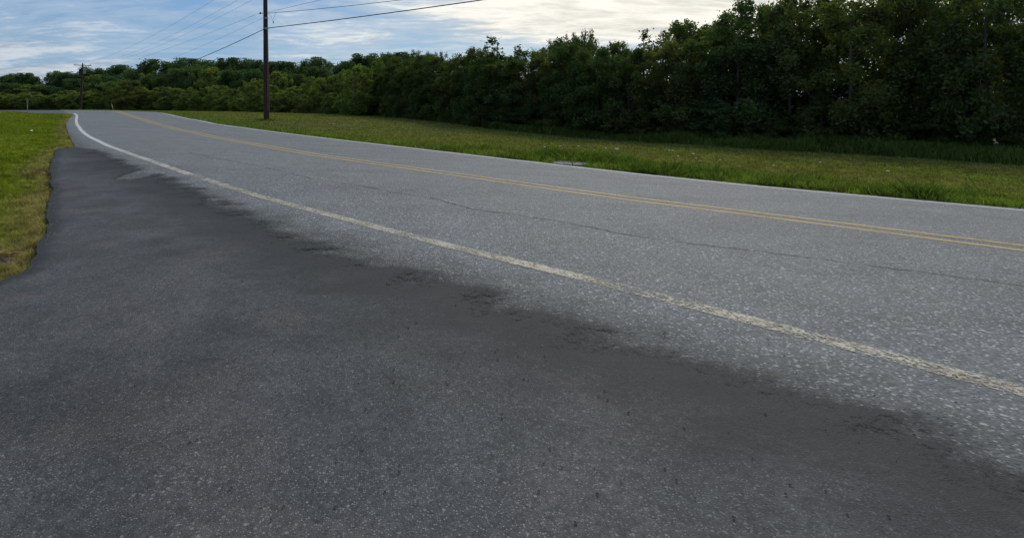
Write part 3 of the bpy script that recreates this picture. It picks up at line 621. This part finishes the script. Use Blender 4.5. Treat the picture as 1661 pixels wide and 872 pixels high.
for px, py, s_, lb in fl:
    q = at(px, py+5)[0]; e = empty('wildflower', (q[0], q[1], float(T(*q))-.04), random.uniform(0, 6)); e.scale = (s_*.6, s_*.6, s_*.9)
    for nm, me in (('stem', sm), ('flower_head', hm)):
        o = bpy.data.objects.new(nm, me); C.objects.link(o); o.parent = e
    tag(e, lb, 'wildflower', 'white wildflowers on the far verge')

# fallen leaves, scraps and loose stones
m_dead, p_, o_ = newmat('dead_leaf'); LK(mixc(noise(obj_co(), 30), (.38,.18,.07), (.22,.12,.06)), p_.inputs['Base Color'])
for px, py, s_, rz, lb in ((23,413,.045,.4,'larger orange brown dead leaf in the lawn corner'),(4,411,.035,2.,'orange dead leaf at the left frame edge'),(53,365,.022,1.,'pale curled dead leaf beside the lay-by edge')):
    q = at(px, py)[0]; z = float(T(*q)); g = [(-1,0,.1),(-.5,.35,.0),(.1,.45,.12),(.6,.25,.02),(1,0,.2),(.6,-.3,.05),(0,-.4,.15),(-.6,-.3,.03)]
    V = [(q[0]+s_*(x*math.cos(rz)-y*math.sin(rz)), q[1]+s_*(x*math.sin(rz)+y*math.cos(rz)), z+.012+s_*zz_) for x, y, zz_ in g]; V.append((q[0], q[1], z+.008))
    V += [(x, y, zq-.002) for x, y, zq in V]; n = 8
    me = bpy.data.meshes.new('fallen_leaf'); me.from_pydata(V, [], [(k, (k+1) % n, 8) for k in range(n)]+[(9+(k+1) % n, 9+k, 17) for k in range(n)]+[(k, 9+k, 9+(k+1) % n, (k+1) % n) for k in range(n)]); me.materials.append(m_dead)
    o = bpy.data.objects.new('fallen_leaf', me); C.objects.link(o); tag(o, lb, 'leaf', 'dead leaves in the lawn')
q = at(50, 213.5)[0]; z = float(T(*q)); b = MB(); b.v = [Vector((q[0]+x*.05, q[1]+y*.06, z+.02+zq*.04)) for x, y, zq in ((-1,-.7,0),(0,-.9,.5),(1,-.5,.1),(-.9,.6,.3),(.1,.8,.9),(.9,.7,.2),(-1,-.7,-.05),(0,-.9,.45),(1,-.5,.05),(-.9,.6,.25),(.1,.8,.85),(.9,.7,.15))]
b.f = [(0,1,4,3),(1,2,5,4),(9,10,7,6),(10,11,8,7),(0,6,7,1),(1,7,8,2),(2,8,11,5),(5,11,10,4),(4,10,9,3),(3,9,6,0)]
tag(b.build('paper_scrap', m_petal), 'white crumpled paper scrap lying on the lawn', 'litter')
rg = np.random.default_rng(77); n = 1320; V = []; Fq = []
sp = np.concatenate([np.stack([rg.uniform(90, 900, 230), rg.uniform(262, 640, 230)], 1), np.stack([rg.uniform(300, 1500, 190), rg.uniform(330, 860, 190)], 1)]); g = at(sp[:, 0], sp[:, 1]); kf = rg.integers(0, len(fe), 900); g = np.concatenate([g, fe[kf]+rg.normal(size=(900, 2))*.22]); gz = T(g[:, 0], g[:, 1])+.012
for k in range(n):
    r_ = rg.uniform(.0015, .005); o8 = [(1,0,0),(-1,0,0),(0,1,0),(0,-1,0),(0,0,1),(0,0,-1)]; b0 = len(V)
    V += [(g[k, 0]+a_*r_*rg.uniform(.6, 1.4), g[k, 1]+b_*r_*rg.uniform(.6, 1.4), gz[k]+r_*.5+c_*r_*.7) for a_, b_, c_ in o8]
    Fq += [(b0+i1, b0+i2, b0+i3) for i1, i2, i3 in ((0,2,4),(2,1,4),(1,3,4),(3,0,4),(2,0,5),(1,2,5),(3,1,5),(0,3,5))]
tag(mesh_np('loose_grit', V, Fq, m_conc), 'loose grit scattered over the lay-by and shoulder', 'grit', kind='stuff')

# ------------------------------------------------------------------ utility poles and wires
m_pole, p, o = newmat('creosoted_wood'); co = obj_co()
c = mixc(ramp(noise(mapping(co, scale=(14, 14, .6)), 2.0, 5, .7), .35, .65), (.028,.012,.009), (.072,.032,.023)); c = mixc(ramp(noise(mapping(co, scale=(3, 3, .5)), 1.2, 4, .6), .5, .75, 0, .5), c, (.085,.045,.034)); LK(c, p.inputs['Base Color'])
LK(bump(noise(mapping(co, scale=(30, 30, .8)), 2, 4), .6, .02), p.inputs['Normal'])
m_cable, p, o = newmat('black_cable'); p.inputs['Base Color'].default_value = (.012,.013,.016,1); val(p, 'Roughness', .6)
m_wire, p, o = newmat('dull_aluminium_wire'); p.inputs['Base Color'].default_value = (.10,.11,.12,1); val(p, 'Roughness', .5)
m_porc, p, o = newmat('grey_porcelain'); p.inputs['Base Color'].default_value = (.30,.31,.33,1); val(p, 'Roughness', .3)
m_galv, p, o = newmat('galvanised_metal'); LK(mixc(noise(obj_co(), 12), (.22,.23,.23), (.33,.34,.34)), p.inputs['Base Color']); val(p, 'Roughness', .45)
m_can, p, o = newmat('transformer_grey'); p.inputs['Base Color'].default_value = (.34,.36,.37,1); val(p, 'Roughness', .45)
A = np.array([at_depth(432.5, 33), 33.0]); B = np.array([at_depth(130.5, 100), 100.0]); E = np.array([27.0, -1.5])
dir_AB = (B-A)/np.linalg.norm(B-A); arm = np.array([-dir_AB[1], dir_AB[0]])*-1        # to the right when looking along
def pole(xy, h, r0, r1, lean, label, arm_z, arm_len, extras):
    zb = float(T(*xy))-.1; e = empty('utility_pole', (xy[0], xy[1], zb)); rg = random.Random(3)
    b = MB(); b.tube([(lean*t, 0, h*t) for t in (0, .02, .1, .25, .5, .75, .96, 1)], [r0*1.03, r0*1.02, r0, r0*.93+r1*.07, r0*.6+r1*.4, r0*.3+r1*.7, r1, r1*.8], 20); b.build('pole_shaft', m_pole, e, True)
    az = arm_z-zb; rot = Matrix(((arm[0], -arm[1], 0), (arm[1], arm[0], 0), (0, 0, 1))); lx = lean*az/h
    b = MB(); b.box((lx-dir_AB[0]*(r1+.05), -dir_AB[1]*(r1+.05), az), (arm_len, .10, .12), rot); cr = b.build('crossarm', m_pole, e)
    for s_ in (-1, 0, 1):
        k = s_*arm_len*.46 if s_ else .28
        b = MB(); b.lathe([(.02,.0),(.02,.06),(.05,.07),(.035,.10),(.055,.12),(.035,.16),(.03,.20)], 10, (lx+arm[0]*k-dir_AB[0]*(r1+.05), arm[1]*k-dir_AB[1]*(r1+.05), az+.058)); b.build('insulator', m_porc, cr, True)
    for s_ in (-1, 1):
        b = MB(); q = Vector((arm[0], arm[1], 0)); c0 = Vector((lx-dir_AB[0]*(r1+.11), -dir_AB[1]*(r1+.11), az)); b.tube([c0+q*s_*.55, c0-Vector((0, 0, .5))], [.018, .018], 6); b.build('arm_brace', m_galv, e)
    extras(e, h, az, lx, zb)
    return tag(e, label, 'utility pole')
def ex_near(e, h, az, lx, zb):
    q = Vector((-.30, -.10, 0))
    z = 6.90-zb; b = MB(); b.tube([(-.10, -.12, z), (-.34, -.16, z)], [.02, .02], 6); br = b.build('neutral_bracket', m_galv, e)
    b = MB(); b.lathe([(.03,-.06),(.06,-.04),(.04,0),(.06,.04),(.03,.06)], 10, (-.36, -.16, z)); b.build('spool_insulator', m_cable, br, True)
    for zq, nm in ((5.97, 'cable_clamp'), (6.6, 'wire_clamp')):
        b = MB(); b.box((0, -.15, zq-zb), (.16, .10, .10)); b.tube([(-.16, -.16, zq-zb), (.16, -.16, zq-zb)], [.02, .02], 6); b.build(nm, m_galv, e)
    b = MB(); b.tube([(.12, -.10, 6.9-zb), (.30, -.12, 6.7-zb), (.42, -.12, 6.35-zb), (.47, -.12, 6.62-zb), (.60, -.14, 6.98-zb)], [.008]*5, 5); j = b.build('jumper_wire', m_wire, e)
    b = MB(); b.tube([(.44, -.12, 6.28-zb), (.44, -.12, 6.42-zb)], [.028, .022], 8); b.build('connector', m_cable, j)
    b = MB(); b.tube([(.10, -.13, .1), (.085, -.135, 3.0), (.07, -.13, 6.8)], [.008]*3, 5); b.build('ground_wire', m_galv, e)
def ex_far(e, h, az, lx, zb):
    z = az-1.15; b = MB(); b.lathe([(.17,-.42),(.20,-.38),(.20,.36),(.22,.38),(.22,.42),(.12,.48),(.03,.50)], 16, (lx+.36, -.10, z)); t_ = b.build('transformer', m_can, e, True)
    for s_ in (-.08, .08):
        b = MB(); b.lathe([(.03,0),(.05,.04),(.03,.08),(.045,.12),(.02,.2)], 8, (lx+.36+s_, -.10, z+.46)); b.build('bushing', m_porc, t_, True)
    b = MB(); b.tube([(lx*.8-.1, -.1, az-2.0), (lx*.8-1.0, -.35, az-1.72), (lx*.8-1.75, -.5, az-1.55)], [.03]*3, 6); a_ = b.build('lamp_arm', m_galv, e)
    b = MB(); b.box((lx*.8-1.98, -.55, az-1.55), (.55, .26, .14)); b.lathe([(.02,-.16),(.10,-.12),(.12,-.07)], 10, (lx*.8-2.02, -.56, az-1.55)); b.build('lamp_head', m_galv, a_)
pole(A, 9.4, .175, .115, -.10, 'tall brown wooden utility pole standing on the far verge', 8.75, 2.5, ex_near)
pole(B, 8.85+.1-float(T(*B))+.02, .19, .13, .42, 'distant thin utility pole with crossarm beyond the road bend', 8.48, 2.9, ex_far)
pole(E, 9.2, .17, .115, 0, 'wooden utility pole out of frame to the right', 8.75, 2.5, lambda *a: None)
def wire(name, p0, p1, sag, r, mat, label, cat='wire', n=48):
    b = MB(); pts = []
    for i in range(n+1):
        t = i/n; q = Vector(p0).lerp(Vector(p1), t); q.z -= 4*sag*t*(1-t); pts.append(q)
    b.tube(pts, [r]*(n+1), 6); return tag(b.build(name, mat, None, True), label, cat, 'overhead wires of the pole line')
def P3(xy, z, k=0): return (xy[0]+arm[0]*k-dir_AB[0]*.1, xy[1]+arm[1]*k-dir_AB[1]*.1, z)
for k, lb in ((-1.15, 'leftmost'), (.28, 'middle'), (1.15, 'rightmost')):
    wire('power_wire', P3(A, 8.97, k), P3(B, 8.72, k*1.16), 1.3, .007, m_wire, '%s of the three thin top wires between the near and distant poles' % lb)
    wire('power_wire', P3(A, 8.97, k), P3(E, 8.9, k), .5, .007, m_wire, '%s of the top wires passing above the frame to the right' % lb)
wire('neutral_wire', (A[0]-.36, A[1]-.16, 6.92), P3(B, 6.9, -.15), .55, .007, m_wire, 'thin wire leaving the black insulator towards the distant pole')
wire('secondary_wire', (A[0]-.15, A[1]-.16, 6.62), P3(B, 6.4, .12), 1.35, .006, m_wire, 'faint wire below the insulator wire, left of the brown pole')
wire('telephone_cable', (A[0]-.14, A[1]-.16, 5.92), P3(B, 5.6, -.15), 1.75, .022, m_cable, 'thick dark cable sloping left from the brown pole to the treetops', 'cable')
wire('telephone_cable', (A[0]+.14, A[1]-.16, 6.00), P3(E, 5.80), .42, .022, m_cable, 'thick dark cable rising right from the brown pole', 'cable')
wire('neutral_wire', (A[0]+.12, A[1]-.16, 6.90), P3(E, 6.1), .75, .013, m_wire, 'thin wire rising right just above the thick cable')
wire('secondary_wire', (A[0]+.1, A[1]-.2, 6.95), P3(E, 7.9), .15, .008, m_wire, 'faint steep wire rising right beside the brown pole')

# small markers
m_plate, p, o = newmat('grey_green_plate'); p.inputs['Base Color'].default_value = (.16,.19,.19,1)
q = np.array([at_depth(44.5, 38), 38.0]); z = float(T(*q))-.05; e = empty('marker_post', (q[0], q[1], z)); e.rotation_euler = (0, 0, .5)
b = MB(); b.box((0, 0, .48), (.05, .03, .96)); b.box((0, .02, .48), (.015, .03, .96)); b.build('post', m_galv, e)
b = MB(); b.box((0, -.025, .80), (.11, .012, .26)); b.build('plate', m_plate, e)
tag(e, 'grey marker post with a small plate on the crest of the left lawn', 'marker post')
m_guy, p, o = newmat('yellow_guard'); p.inputs['Base Color'].default_value = (.24,.24,.08,1)
q = np.array([at_depth(184, 60), 60.0]); z = float(T(*q)); e = empty('guy_guard', (q[0], q[1], z-.05))
b = MB(); b.tube([(0, 0, 0), (-.34, .3, .72)], [.045, .045], 8); b.build('guard_tube', m_guy, e, True)
b = MB(); b.tube([(.02, -.02, -.1), (-.44, .39, .93)], [.012, .012], 6); b.build('anchor_rod', m_galv, e)
tag(e, 'slanting dull yellow guy wire guard beyond the bend', 'guy guard')

# distant hill at the left edge
m_hill, p, o = newmat('distant_woodland'); LK(mixc(noise(obj_co(), .02, 5), (.05,.09,.06), (.08,.12,.08)), p.inputs['Base Color'])
n = 90; V = []; rg = np.random.default_rng(2)
for i in range(n):
    a = R(-75+60*i/(n-1)); prof = 86+14*math.sin(i*.21+1)+7*math.sin(i*.63)+3*math.sin(i*1.7)
    prof = prof*.86*math.cos(a)**1.0*max(.25, min(1, 1-(a-R(-36))/R(3.2)))
    for rr, hz_ in ((1500, -3), (1650, prof*.55), (1850, prof), (2100, prof*.7), (2500, -3)): V.append((rr*math.sin(a), rr*math.cos(a), hz_+(rg.random()*3 if hz_ > 0 else 0)))
i = (np.arange(n-1)[:, None]*5+np.arange(4)[None]).ravel()
tag(mesh_np('distant_hill', V, np.stack([i, i+5, i+6, i+1], 1), m_hill, None, True), kind='structure')
